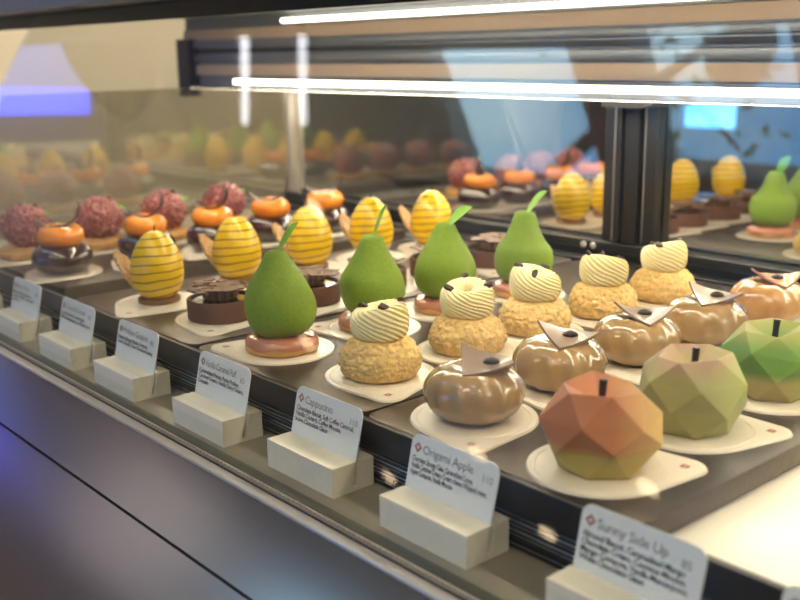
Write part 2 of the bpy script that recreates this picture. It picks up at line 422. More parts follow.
def leaf(mb, base, ang, L, w, elev, curl=.35):
    ca, sa = math.cos(ang), math.sin(ang)
    def fn(u, v):
        s = u; ww = w*math.sin(math.pi*min(1, s**.8))**.9*(1-.25*s)+.03
        a = (v-.5)*2
        r = L*s*math.cos(elev); h = L*s*math.sin(elev)-curl*L*s*s*.35
        side = a*ww; h2 = h+.22*abs(a)*ww
        # the blade stands partly on edge so both faces show
        return (base[0]+ca*r-sa*side*.55, base[1]+sa*r+ca*side*.55, base[2]+h2+side*.75)
    return mb.slab(fn, 14, 6, .05)
def make_pear(seed, leaf_ang=0., lean=0., elev=.85, pinch=0.):
    t = empty('pear_cake')
    z0 = 1.45
    nk = pinch
    P = [(.3,0),(1.8,.10),(2.72,.6),(3.22,1.4),(3.40,2.6),(3.18,3.75),(2.62-.15*nk,5.0-.3*nk),(1.80-.02*nk,6.2-.3*nk),(1.25+.08*nk,7.0),(.92+.16*nk,7.5),(.55+.1*nk,7.72),(.1,7.65)]
    pr = []
    for i in range(len(P)-1):
        p0 = P[max(i-1,0)]; p1 = P[i]; p2 = P[i+1]; p3 = P[min(i+2, len(P)-1)]
        for k in range(5):
            q = k/5
            pr.append(tuple(.5*((2*p1[c])+(-p0[c]+p2[c])*q+(2*p0[c]-5*p1[c]+4*p2[c]-p3[c])*q*q+(-p0[c]+3*p1[c]-3*p2[c]+p3[c])*q**3) for c in (0,1)))
    pr.append(P[-1])
    def mod(r, z, a):
        p = Vector((math.cos(a)*r*.35, math.sin(a)*r*.35, z*.28+seed*3))
        k = .07*noise.noise(p)
        # soft dents running down from the shoulder
        k -= .055*math.exp(-((z-5.0)/1.1)**2)*max(0, math.cos(3*(a-1.0)-seed))**3
        k += .02*math.cos(5*a+seed)*max(0, (z-5)/3.4)
        return max(.02, r*.965*(1+k)), z0-.1+z*1.03+.03*noise.noise(p*4)
    o = MB().lathe(pr, 72, mod).build('pear_body', M['pear'], t, angle=80)
    o.rotation_euler = (0, lean, 0); o.location = (-lean*1.3*CM, 0, 0)
    MB().lathe([(2.95,0),(3.3,.1),(3.42,.4),(3.3,.78)], 48, lambda r, z, a: (r*(1+.015*math.sin(5*a+seed)), z)).build('shortbread_base', M['shortbread'], t)
    MB().lathe([(3.35,.5),(3.42,.68),(3.36,1.0),(3.0,1.38),(2.4,1.52),(1.,1.5)], 48, lambda r, z, a: (r*(1+.012*math.sin(7*a+seed)), z+.03*math.sin(9*a))).build('pink_glaze_top', M['pink_glaze'], t)
    bx = lean*7.5-lean*1.3
    b = MB(); leaf(b, (bx, 0, z0+7.45), leaf_ang, 4.2, 1.05, elev); lf = b.build('mint_leaf', M['leaf'], t)
    MB().tube([(bx,0,z0+7.15),(bx+.1*math.cos(leaf_ang),.1*math.sin(leaf_ang),z0+7.75)], .09, 8).build('leaf_stalk', M['leaf'], lf)
    return t

def make_tart(seed):
    t = empty('chocolate_tart')
    MB().lathe([(3.3,0),(3.45,.06),(3.5,.3),(3.5,2.05),(3.42,2.15),(3.2,2.15),(3.15,2.0),(3.15,1.75)], 64, capt=False).build('tart_shell', M['tart'], t)
    MB().lathe([(3.15,1.6),(3.16,1.9),(2.4,1.98),(.05,2.0)], 48, capb=True).build('chocolate_filling', M['tart_fill'], t)
    def mod(r, z, a):
        s = max(0, math.cos(13*a+z*.8)); return r*(1+.24*s-.12), z
    MB().lathe([(1.35,1.98),(1.7,2.2),(1.7,2.6),(1.5,2.95),(1.1,3.12),(.1,3.15)], 130, mod).build('piped_rosette', M['tart_cream'], t, angle=80)
    rnd = random.Random(seed); b = MB()
    # lacy brittle disc: irregular web of thin blobs
    pts = []
    for k in range(64):
        r = 3.15*math.sqrt(rnd.random()); a = rnd.uniform(0, 6.283); pts.append((r*math.cos(a), r*math.sin(a)*.98))
    for (x, y) in pts:
        d = math.hypot(x, y); rr = rnd.uniform(.38, .75)*(1.15-.12*d)
        m = 9; z = 3.14+.05*d*math.sin(seed+math.atan2(y, x)*2)+rnd.uniform(0, .12)
        out = [(x+rr*(1+.25*rnd.uniform(-1,1))*math.cos(6.283*i/m), y+rr*(1+.25*rnd.uniform(-1,1))*math.sin(6.283*i/m)) for i in range(m)]
        b.prism(out, z, z+.14)
    for k in range(26):
        p, q = rnd.sample(pts, 2)
        if math.hypot(p[0]-q[0], p[1]-q[1]) < 3.2:
            b.tube([(p[0],p[1],3.22), ((p[0]+q[0])/2+.2, (p[1]+q[1])/2, 3.3), (q[0],q[1],3.22)], .09, 6)
    b.build('brittle_lace_disc', M['lace'], t)
    return t

def make_egg(seed, wing=math.pi):
    t = empty('egg_cake'); zb = .45
    MB().lathe([(2.15,0),(2.3,.08),(2.32,.5),(2.2,.6)], 40, lambda r, z, a: (r*(1+.02*noise.noise(Vector((4*math.cos(a), 4*math.sin(a), z*3)))), z)).build('crumble_base', M['cookie_dark'], t)
    prof = []; H = 7.8
    for k in range(41):
        q = k/40; th = math.pi*q
        z = (1-math.cos(th))/2; r = 3.02*math.sin(th)**.92*(1.06-.30*z)*1.05
        prof.append((max(.02, r), zb+H*(z-.035) if z > .035 else zb+.0*k))
    MB().lathe(prof, 64).build('glazed_egg', M['egg'], t, angle=80)
    MB().tube([(0,0,zb+H*.955),(.05,0,zb+H+.15),(.16,.03,zb+H+.5)], [.09,.07,.03], 6).build('chocolate_tip', M['choc_bit'], t)
    b = MB(); rnd = random.Random(seed)
    def fn(u, v):
        w = 1.1*math.sin(math.pi*min(1, .10+.86*u))**.6
        a = (v-.5)*2; s = 5.9*u
        x = -(1.9+s*.60); z = .75+s*.76
        return x+a*w*.18+.05*noise.noise(Vector((u*9, v*7, seed))), a*w, z+.3*noise.noise(Vector((u*14, v*9, seed+4)))
    b.slab(fn, 22, 10, .32)
    o = b.build('brittle_wing', M['croquant'], t); o.rotation_euler = (0, 0, wing-math.pi)
    return t

def make_orange(seed):
    t = empty('orange_chocolate_cake')
    prof = [(2.6,0)]
    for k in range(21):
        th = -R(70)+R(160)*k/20; prof.append((2.0+1.85*math.cos(th), 1.85+1.85*math.sin(th)))
    prof += [(1.4,3.5),(.05,3.45)]
    MB().lathe([(r, max(0, z)) for r, z in prof], 64).build('chocolate_dome', M['choc'], t, angle=80)
    prof = [(1.8,3.45)]
    for k in range(17):
        th = -R(80)+R(165)*k/16; prof.append((1.7+1.2*math.cos(th), 4.65+1.3*math.sin(th)))
    prof += [(1.2,5.62),(.6,5.4),(.05,5.3)]
    MB().lathe(prof, 56, lambda r, z, a: (r*(1+.012*math.cos(4*a+seed)), z+.05*math.sin(3*a+seed))).build('orange_jelly', M['orange'], t, angle=80)
    # chocolate ribbon, broad at one end, curling up at the other
    path = [(-3.0,6.85),(-2.6,6.25),(-1.9,5.85),(-1.0,5.68),(0,5.72),(.9,5.95),(1.7,6.4),(2.35,7.1),(2.65,7.9),(2.6,8.6),(2.35,9.1)]
    wid = [.35,.75,.85,.8,.75,.7,.62,.52,.42,.32,.12]
    b = MB()
    def fn(u, v):
        s = u*(len(path)-1); i = min(int(s), len(path)-2); q = s-i
        x = path[i][0]*(1-q)+path[i+1][0]*q; z = path[i][1]*(1-q)+path[i+1][1]*q; w = wid[i]*(1-q)+wid[i+1]*q
        return x, (v-.5)*2*w, z+.22*((v-.5)*2)**2*w
    b.slab(fn, 40, 6, .14); b.build('chocolate_ribbon', M['choc_curl'], t)
    return t

def make_berry(seed):
    t = empty('raspberry_rock_cake')
    MB().lathe([(3.2,0),(3.9,.15),(4.15,.6),(4.1,1.0),(3.7,1.35),(2.6,1.5),(.1,1.5)], 56).build('shortbread_base', M['shortbread'], t)
    bm = bmesh.new(); bmesh.ops.create_icosphere(bm, subdivisions=6, radius=1.)
    b = MB(); v = []
    for q in bm.verts:
        p = q.co.normalized()
        k = 1+.05*noise.noise(p*1.6+Vector((seed,)*3))
        lump = noise.voronoi(p*5.2+Vector((seed,)*3))[0][0]
        k += .13*(1-min(1., lump*1.9))**1.2*1.3+.02*noise.noise(p*14)
        v.append((3.25*p.x*k, 3.1*p.y*k, max(1.4, 4.15+2.95*p.z*k)))
    bm.verts.index_update(); b.add(v, [[w.index for w in f.verts] for f in bm.faces]); bm.free()
    b.build('nut_coated_dome', M['berry'], t, angle=80)
    b = MB(); leaf(b, (2.4, .4, 5.6), .2, 1.5, .32, .2); b.build('green_leaf', M['leaf'], t)
    b = MB(); b.box(-.3,.3,-.2,.2,-.25,.45,.08,1); b.build('chocolate_chip', M['choc_bit'], t, loc=(1.5*CM, .4*CM, 6.75*CM))
    return t

# ------------------------------------------------------------------ layout of the pastries
D = 10.69
SPOT = {'apple': [(-38.5, 50.4), (-38.4, 60.8), (-38.3, 71.7)], 'brown': [(-50.7, 51.0), (-51.0, 61.1), (-50.8, 71.2), (-50.2, 81.0), (-49.9, 91.6)], 'puff': [(-63.5, 52.6), (-63.5, 63.0), (-63.4, 72.1), (-62.7, 81.8), (-62.4, 91.8)], 'pear': [(-75.7, 50.9), (-75.7, 61.8), (-75.6, 71.8), (-74.7, 82.8)], 'tart': [(-89.9, 53.0), (-88.9, 63.6), (-89.1, 73.5), (-89.0, 83.3), (-88.3, 91.9)], 'egg': [(-100.8, 51.6), (-102.9, 63.3), (-103.0, 74.1), (-102.8, 84.1), (-102.0, 94.3)], 'orange': [(-124.3, 50.6), (-123.7, 62.1), (-123.1, 72.1), (-124.0, 82.4), (-124.1, 92.5)], 'rasp': [(-137.9, 51.5), (-137.0, 61.8), (-136.1, 71.5), (-137.5, 82.7)]}
ORD = ['nearest the front glass', 'second from the front glass', 'third from the front glass', 'fourth from the front glass', 'farthest from the front glass']
board0 = make_board(); first_board = [True]
BOARD_GROUP = 'white cake boards under the pastries'
def place_board(x, y, ang, label):
    o = board0 if first_board[0] else copy_tree(board0); first_board[0] = False
    o.location = W(x, y, 0.01); o.rotation_euler = (0, 0, R(ang)); tag(o, label, 'cake board', BOARD_GROUP)
def set_thing(o, x, y, rz, label, cat, group):
    o.location = W(x, y, BT+.015); o.rotation_euler = (0, 0, R(rz)); tag(o, label, cat, group)

# apples
for j, ((x, y), m, lab, rot) in enumerate(zip(SPOT['apple'], ['apple_red','apple_mix','apple_green'],
        ['faceted apple cake sprayed orange red over a yellow green base', 'faceted apple cake with a pink cheek and olive green front', 'bright green faceted apple cake nearest the mirror doors'], [.15,.5,.9])):
    a = make_apple(M[m], rot=rot); set_thing(a, x, y, 42, lab, 'cake', 'faceted apple cakes')
    place_board(x, y, [45,37,40][j], 'white cake board under the '+['orange red apple cake','pink and olive apple cake','bright green apple cake'][j])
# brown glazed cakes
bl = ['glossy coffee brown cake', 'glossy coffee brown cake', 'glossy coffee brown cake', 'glossy greyish caramel cake', 'glossy amber cake under a rose brown chocolate square']
protos = [make_brown(M['caramel'], M['sheet'], r, d) for r, d in ((-.8,.8), (-.4,.35), (0.,.1), (-.65,.4))]+[make_brown(M['caramel2'], M['sheet2'], .1, .2)]
for j, (x, y) in enumerate(SPOT['brown']):
    set_thing(protos[j], x, y, [49,49,47,46,45][j], bl[j]+(' topped by a chocolate square, ' if j < 4 else ', ')+ORD[j], 'cake', 'glazed cakes with chocolate squares')
    place_board(x, y, -47+j*3, 'white cake board under the glossy brown cake '+ORD[j])
# cream puffs
for j, (x, y) in enumerate(SPOT['puff']):
    p = make_puff(j*1.7+1, R(49-40*j), [(-75,5,150),(195,95,-15),(-100,50,170),(190,85,-20),(120,-120,15)][j]); set_thing(p, x, y, 40*j, 'golden choux bun with a ring of pale yellow cream, '+ORD[j], 'cream puff', 'cream puffs')
    place_board(x, y, [-34,-20,-40,-30,-35][j], 'white cake board under the cream puff '+ORD[j])
# pears
PL = ['green velvet pear cake nearest the front glass', 'green pear cake behind the frontmost cream puff, second from the glass', 'green pear cake behind the second cream puff, third from the glass', 'brightest green pear cake, farthest back and nearest the mirror doors']
for j, (x, y) in enumerate(SPOT['pear']):
    p = make_pear(j+.4, [.2,.35,.1,.15][j], [-.04,.03,0,.03][j], [1.0,1.2,.7,.9][j], [.1,.55,.3,1.15][j])
    set_thing(p, x, y, [20,14,10,8][j], PL[j], 'pear cake', 'green pear cakes')
    place_board(x, y, [-141,-135,-140,-138][j], 'white cake board under the green pear cake '+['nearest the front glass','second from the glass','third from the glass','farthest back'][j])
# tarts
for j, (x, y) in enumerate(SPOT['tart']):
    p = make_tart(j*3+2); set_thing(p, x, y, 70*j, 'round chocolate tart with a lacy brittle disc, '+ORD[j], 'tart', 'chocolate tarts')
    place_board(x, y, -43, 'white cake board under the chocolate tart '+ORD[j])
# eggs
for j, (x, y) in enumerate(SPOT['egg']):
    p = make_egg(j*2+1., R(180+[8,4,10,0,6][j])); set_thing(p, x, y, [20,16,12,10,8][j], 'yellow egg cake with dark stripes and a brittle wing, '+ORD[j], 'egg cake', 'striped yellow egg cakes')
    place_board(x, y, -63, 'white cake board under the yellow egg cake '+ORD[j])
# oranges
for j, (x, y) in enumerate(SPOT['orange']):
    p = make_orange(j*1.1); set_thing(p, x, y, [49,38,20,45,48][j], 'dark chocolate cake topped with orange jelly and a chocolate curl, '+ORD[j], 'chocolate cake', 'chocolate and orange cakes')
    place_board(x, y, -60, 'white cake board under the chocolate and orange cake '+ORD[j])
# raspberry
ORB = ORD[:3]+['farthest from the front glass']
for j, (x, y) in enumerate(SPOT['rasp']):
    p = make_berry(j*2.3); set_thing(p, x, y, 30+15*j, 'rough raspberry pink dome on a golden biscuit, '+ORB[j], 'raspberry cake', 'raspberry domes')
    place_board(x, y, -60, 'white cake board under the raspberry dome '+ORB[j])

# ------------------------------------------------------------------ trays
def make_tray(x0, x1, y0, y1, label):
    b = MB(); cx = (x0+x1)/2; cy = (y0+y1)/2; w = (x1-x0)/2; h = (y1-y0)/2
    def rr(w_, h_, r, z):
        o = []
        for qx, qy, a0 in ((1,1,0),(-1,1,90),(-1,-1,180),(1,-1,270)):
            for k in range(6):
                a = R(a0+90*k/5); o.append((qx*(w_-r)+r*math.cos(a), qy*(h_-r)+r*math.sin(a), z))
        return o
    L = [rr(w-.25,h-.25,1.,-1.78), rr(w,h,1.2,-1.5), rr(w,h,1.2,-.12), rr(w-.03,h-.03,1.18,-.04), rr(w-.12,h-.12,1.1,0)]
    n = len(L[0]); v = [p for l in L for p in l]; f = []
    for j in range(len(L)-1):
        for i in range(n): f.append((j*n+i, j*n+(i+1) % n, (j+1)*n+(i+1) % n, (j+1)*n+i))
    f.append(tuple(reversed(range(n)))); f.append(tuple((len(L)-1)*n+i for i in range(n)))
    b.add(v, f); o = b.build('display_tray', M['tray'], loc=W(cx, cy, 0)); tag(o, label, 'tray', 'dark display trays'); return o
make_tray(-57.2, -31.6, 45.45, 102.4, 'dark metal tray carrying the apple cakes and glossy brown cakes')
make_tray(-82.6, -57.5, 45.45, 102.4, 'dark metal tray carrying the green pears and cream puffs')
make_tray(-109.8, -83.2, 45.45, 102.4, 'dark metal tray carrying the yellow eggs and chocolate tarts')
make_tray(-146., -116., 46.6, 102.4, 'dark metal tray carrying the orange cakes and raspberry domes')

# ------------------------------------------------------------------ price cards and holders
def text_mesh(name, body, size, m, parent, x, z, bold=0., spacing=1., width=None):
    if not body: return None
    cu = bpy.data.curves.new(name, 'FONT'); cu.body = body; cu.size = size*CM; cu.space_line = .86; cu.space_character = spacing
    cu.offset = bold*CM; cu.resolution_u = 2
    o = bpy.data.objects.new(name, cu); COL.objects.link(o)
    bpy.context.view_layer.update()
    dg = bpy.context.evaluated_depsgraph_get(); me = bpy.data.meshes.new_from_object(o.evaluated_get(dg)); bpy.data.objects.remove(o)
    me.materials.clear(); me.materials.append(m); me.name = name
    xs = [v.co.x for v in me.vertices] or [0]
    s = 1.
    if width and max(xs)-min(xs) > width*CM: s = width*CM/(max(xs)-min(xs))
    for v in me.vertices: v.co.x *= s
    o = bpy.data.objects.new(name, me); COL.objects.link(o); o.parent = parent
    o.location = (x*CM, -.075*CM, z*CM); o.rotation_euler = (R(90), 0, 0); return o

CW, CH = 8.3, 5.35
def make_card(title, desc, price, label, emb=True):
    t = empty('price_card')
    o = []
    for qx, qz, a0, r in ((1,1,0,.7),(-1,1,90,.7),(-1,-1,180,.15),(1,-1,270,.15)):
        for k in range(7):
            a = R(a0+15*k); o.append((qx*(CW/2-r)+r*math.cos(a), CH/2+qz*(CH/2-r)+r*math.sin(a)))
    n = len(o); b = MB(); v = [(x, -.05, z) for x, z in o]+[(x, .05, z) for x, z in o]
    b.add(v, [tuple(range(n)), tuple(reversed(range(n, 2*n)))]+[((i+1) % n, i, n+i, n+(i+1) % n) for i in range(n)])
    b.build('card_panel', M['card'], t)
    text_mesh('title', title, .88, M['grey_ink'], t, -2.95, CH-1.22, .0, .95, 5.0)
    text_mesh('description', desc, .54, M['ink'], t, -3.85, CH-1.9, .008, .92, 7.3)
    text_mesh('price', price, .72, M['grey_ink'], t, 2.75, CH-1.45, .0, .95, 1.1)
    if emb:
        g = MB()
        for q in emblem_verts(.42):
            m = len(q); g.add([(-3.45+x, -.07, CH-.92+z) for x, z in q]+[(-3.45+x, -.04, CH-.92+z) for x, z in q], [tuple(range(m)), tuple(reversed(range(m, 2*m)))]+[((i+1) % m, i, m+i, m+(i+1) % m) for i in range(m)])
        g.build('emblem', M['board_mark'], t, smooth=False)
    tag(t, label, 'price card', 'price cards'); return t
LEAN = R(13)
def make_holder():
    t = empty('card_holder')
    b = MB(); w = 4.25
    # profile with a leaning slot cut in the top
    sx = 2.05
    prof = [(0.05,0),(3.95,0),(3.95,2.3),(sx+.22+.40,2.3),(sx+.22,.35),(sx-.14,.35),(sx+.22,2.3),(0.05,2.3)]
    n = len(prof); v = [(-w, y, z) for y, z in prof]+[(w, y, z) for y, z in prof]
    f = [(i, (i+1) % n, n+(i+1) % n, n+i) for i in range(n)]
    b.add(v, [tuple(reversed(q)) for q in f])
    # end caps as quads around the slot
    for o in (0, n):
        qs = [(0,5,6,7),(0,1,4,5),(1,2,3,4)]
        b.f += [tuple((i+o) for i in (q if o == 0 else reversed(q))) for q in qs]; b.fm += [0]*3
    b.build('block', M['white_block'], t, smooth=False)
    return t
CARDS = [(-129.4, '', '', '', 'white price card at the far left edge of the row', 40.3),
 (-113.5, 'Berry Rock', 'Almond Sponge, Red Berry\nCompote, Vanilla Cream, Sable\nRaspberry', '85', 'white price card in front of the raspberry domes', 40.2),
 (-99.0, 'Chocolate Lover', 'Cocoa Cake Praline, Chocolate Biscuit,\nMilk Chocolate Cream, Cocoa Whipped Cream', '90', 'white price card titled Chocolate Lover', 40.1),
 (-85.3, 'Pridium Guajava', 'Hazelnut Sponge, Passion Compote,\nVanilla Chantilly, Guava Chocolate Coating', '85', 'white price card titled Pridium Guajava', 40.2),
 (-69.6, 'Vanilla Caramel Puff', 'Caramelized Pecan, Pecan Praline,\nCaramel Cream, Vanilla Dairy Cream,\nCoquelin', '65', 'white price card titled Vanilla Caramel Puff', 40.4),
 (-55.4, 'Cappucino', 'Chocolate Biscuit, Soft Coffee Caramel,\nVanilla Custard, Coffee Mousse,\nIvoire Chocolate Glaze', '110', 'white price card titled Cappucino', 41.0),
 (-41.3, 'Origami Apple', 'Chocolate Sponge Cake, Caramelized Cocoa,\nVanilla Caramel Cream, Cream cheese Whipped cream,\nApple Compote, Vanilla Mousse', '110', 'white price card titled Origami Apple', 40.8),
 (-26.1, 'Sunny Side Up', 'Almond Biscuit, Caramelized Mango\nChocolate Cream, Coconut Mousse,\nMango Compote, Vanilla Mascarpone,\nWhite Chocolate Glaze', '85', 'blurred white price card titled Sunny Side Up', 40.6),
 (-13.5, '', '', '', 'white price card cut off by the lower right corner of the frame', 40.6)]
h0 = make_holder()
for i, (xr, ti, de, pr_, lab, yf) in enumerate(CARDS):
    xc = xr-4.25
    c = make_card(ti, de, pr_, lab)
    h = h0 if i == 0 else copy_tree(h0)
    h.location = W(xc, yf, -5.0+.005)
    where = lab[len('white price card '):] if lab.startswith('white') else lab[len('blurred white price card '):]
    tag(h, 'white block holding the price card '+where, 'card holder', 'price card holders')
    c.location = W(xc, yf+2.06, -5.0+.89); c.rotation_euler = (-LEAN, 0, 0)

# ------------------------------------------------------------------ the display case
XL, XR = -155.5, 40.
case = empty('display_case', (0,0,0)); tag(case, 'long steel and glass pastry display case with black rear frame', 'display case')
def cpart(mb, name, m, smooth=False, parent=None, label=None):
    o = mb.build(name, m, parent or case, smooth); o.location = (0,0,Z0)
    if label: o['label'] = label
    return o
# case floor, deck and grille
cpart(MB().box(XL, XR, 45.42, 112.6, -4.4, -1.81, .05), 'case_floor', M['floor_steel'])
cpart(MB().box(XL-8, XR, 38.4, 46.2, -7., -5., .05), 'price_deck', M['deck'])
g = MB(); g.box(XL-8, XR, 44.95, 45.4, -2.3, -.02, .06)
cpart(g, 'grille_rim', M['grille'], True)
g = MB(); g.box(XL-8, XR, 45.9, 46.1, -5., -2.2)
for k in range(4): g.box(XL-8, XR, 45.05, 45.45, -4.85+k*.66, -4.55+k*.66)
cpart(g, 'grille_slats', M['grille'])
g = MB()
for k in range(4): g.box(XL-8, XR, 45.01, 45.1, -4.56+k*.66, -4.52+k*.66)
g.box(XL-8, XR, 44.93, 45.02, -.08, .0)
cpart(g, 'slat_edges', M['grille_edge'])
# sloping steel front
def slope(y, off=0.):  # height of the sloping front at y
    return -5.2+(y-37.6)*math.tan(R(30))+off
def strip(y0, y1, off0, th):
    b = MB(); z0_, z1_ = slope(y0, off0), slope(y1, off0)
    b.add([(XL-60,y0,z0_),(XR,y0,z0_),(XR,y1,z1_),(XL-60,y1,z1_),(XL-60,y0,z0_-th),(XR,y0,z0_-th),(XR,y1,z1_-th),(XL-60,y1,z1_-th)],
          [(0,1,2,3),(7,6,5,4),(0,4,5,1),(3,2,6,7),(0,3,7,4),(1,5,6,2)]); return b
cpart(strip(32.05, 37.55, 0, .5), 'upper_steel_panel', M['steel'])
cpart(strip(4., 31.85, 0, .5), 'lower_steel_panel', M['steel'])
cpart(strip(31.7, 32.2, -.25, .3), 'panel_seam', M['gasket'])
b = MB(); b.box(XL-60, XR, 37.3, 38.3, -5.9, -5.10, .12, 3); cpart(b, 'steel_trim', M['trim'], True)
b = MB(); b.box(XL-60, XR, 38.3, 38.72, -6., -5.08); cpart(b, 'black_gasket', M['gasket'])
b = MB(); b.box(XL-8, XR, 39.0, 39.95, -5.05, -4.96, .03); cpart(b, 'glass_channel', M['channel'])
b = MB(); b.box(XL-8, XR, 38.74, 38.86, -5.05, -4.95)
for k in range(200):
    x = -125+k*.55
    b.lathe([(.02,-.09),(.09,-.04),(.09,.04),(.02,.09)], 6, c=(x, 38.68, -4.93))
cpart(b, 'beaded_strip', M['trim'], True)
b = MB(); b.box(XL-60, XR, 3.8, 112, -60, -20); cpart(b, 'cabinet_body', M['steel'])
# front glass leaning back
TA = math.tan(R(58)); GT = 6.
gy = lambda z: 38.95+(z+5.)/TA if True else 0
b = MB(); zt = 33.
b.add([(XL,gy(-5),-5),(XR,gy(-5),-5),(XR,gy(zt),zt),(XL,gy(zt),zt),(XL,gy(-5)+.6,-5),(XR,gy(-5)+.6,-5),(XR,gy(zt)+.6,zt),(XL,gy(zt)+.6,zt)],
      [(0,1,2,3),(7,6,5,4),(0,4,5,1),(3,2,6,7),(0,3,7,4),(1,5,6,2)])
cpart(b, 'front_glass', M['glass'])
b = MB(); pts = [(46.3,-1.8),(108.8,-1.8),(108.8,21.4),(gy(21.4)+1.2,21.4),(46.3,1.5)]
n = len(pts); b.add([(XL-.3,y,z) for y, z in pts]+[(XL+.3,y,z) for y, z in pts], [tuple(reversed(range(n))), tuple(range(n,2*n))]+[(i,(i+1) % n,n+(i+1) % n,n+i) for i in range(n)])
cpart(b, 'end_glass', M['end_glass'])
b = MB(); b.box(XL-.4, XL+.4, 108.0, 108.8, -1.8, 21.2, .1); b.box(XL+1.0, XL+1.4, 108.2, 108.7, 1.9, 20.7, .08); b.lathe([(.0,-.2),(.45,-.2),(.45,.2),(.0,.2)], 12, c=(XL+.7,107.9,6.)); cpart(b, 'end_glass_clip', M['trim'], True)
# rear rail
b = MB(); b.box(XL, XR, 106.6, 111.5, -1.8, 1.85, .08); b.box(XL, XR, 105., 106.7, -1.8, -.35, .08)
b.box(XL, XR, 106.5, 106.65, .55, .75, .03)
cpart(b, 'rear_rail', M['black'])
b = MB(); b.box(XL, XR, 103., 105.1, -1.8, -1.2)
for k in range(150):
    x = -135+k*.75; b.lathe([(.02,0),(.2,0),(.2,.06),(.02,.06)], 6, c=(x, 104.2, -1.2))
cpart(b, 'perforated_strip', M['alu'])
# header with light strips
b = MB(); b.box(XL-18, XR, 98.4, 112.6, 20.75, 33.2); cpart(b, 'header_beam', M['alu'])
b = MB()
for z0_, z1_ in ((23.1,25.0),(29.3,31.1)): b.box(XL-17.9, XR, 97.8, 98.5, z0_, z1_)
cpart(b, 'painted_glow_strip', M['tan'])  # bands carry the painted glow beside the light strips
b = MB(); b.box(XL-17.9, XR, 97.7, 98.5, 27.0, 27.7); b.box(XL-18.2, XL-14, 96.3, 98.5, 19.2, 29.5); cpart(b, 'shadow_slot', M['black'])
b = MB(); b.box(XL-17.9, XR, 97.5, 98.5, 25.3, 26.7, .25); b.box(XL-17.9, XR, 97.5, 98.5, 28., 29.1, .25); cpart(b, 'grey_profile', M['alu'], True)
b = MB(); b.box(XL-.5, XR, 97.1, 98.5, 21.65, 22.5, .2); cpart(b, 'lower_light_strip', M['led'], True, label='glowing warm white light strip')
b = MB(); b.box(XL, XR, 101., 103.2, 20.57, 20.74); cpart(b, 'added_underside_light', M['led_front'], label='added unseen light strip on the underside of the header')  # added out of sight to light the backs of the pastries
b = MB(); b.box(XL-.5, XR, 96.8, 98.5, 22.51, 22.8, .05); b.box(XL+15, XR, 96.8, 98.5, 31.15, 31.5, .05); cpart(b, 'glow_shield_lip', M['alu'])  # added lips that keep strip light off the tan bands
b = MB(); b.box(XL+15, XR, 97., 98.5, 31.55, 32.2, .2); cpart(b, 'upper_light_strip', M['led_top'], True, label='upper glowing warm white light strip')
b = MB(); b.box(XL-20, XR, 58., 112.6, 33.3, 36.5, .1); cpart(b, 'canopy', M['alu'])
b = MB(); b.box(XL-20, XR, 63.6, 64.6, 31.2, 33.3); cpart(b, 'canopy_lip', M['black'])
b = MB(); b.box(XL, XR, 65.5, 67., 32.6, 33.25); cpart(b, 'canopy_light_strip', M['led_front'], label='light strip under the canopy front')

# mirror doors
def make_door(x0, x1, y, stiles):
    d = MB().box(x0, x1, 0, .5, 0, 18.8).build('mirror_door', M['mirror'], case, smooth=False)
    d.location = W(0, y, 1.9); d.rotation_euler = (R(-.5), 0, 0)      # the panes lean back a little
    b = MB(); b.box(x0, x1, -.2, .7, -.04, .3, .05); b.box(x0, x1, -.25, .7, 18.3, 18.8, .05); b.build('door_frame', M['black'], d, smooth=False)
    b = MB(); b.box(stiles[1][0]-.06, stiles[1][0]+.12, stiles[1][2]-.08, stiles[1][2]+.3, .3, 18.6, .03); b.build('bright_edge', M['grille_edge'], d, smooth=False)
    b = MB()
    for q in stiles: b.box(*q, .1)
    b.build('door_stile', M['black'], d, smooth=False)
make_door(XL+1.6, -81.2, 109.3, [(-83.3,-81.0,-1.4,.6,0,18.8),(-80.9,-80.0,-2.4,-1.5,0,18.8)])
make_door(-77.7, XR, 109.6, [(-79.7,-77.5,-2.3,-.3,0,18.8),(-76.9,-75.1,-1.8,-.2,0,18.8)])
for x, z in ((-85.2, -.55), (-83.6, -.55)):
    s = MB(); s.lathe([(.0,-.12),(.42,-.12),(.42,.05),(.25,.15),(.02,.18)], 14)
    o = s.build('screw', M['trim'], case); o.location = W(x, 106.5, 1.15); o.rotation_euler = (R(90), 0, 0)
b = MB(); b.add([(-81.4,104.6,20.7),(-73.2,104.6,20.7),(-73.8,104.6,19.9),(-75.2,104.6,19.5),(-81.4,104.6,19.5),(-81.4,109,20.7),(-73.2,109,20.7),(-73.8,109,19.9),(-75.2,109,19.5),(-81.4,109,19.5)],
    [(4,3,2,1,0),(5,6,7,8,9),(0,1,6,5),(1,2,7,6),(2,3,8,7),(3,4,9,8),(4,0,5,9)]); cpart(b, 'post_cap', M['black'])

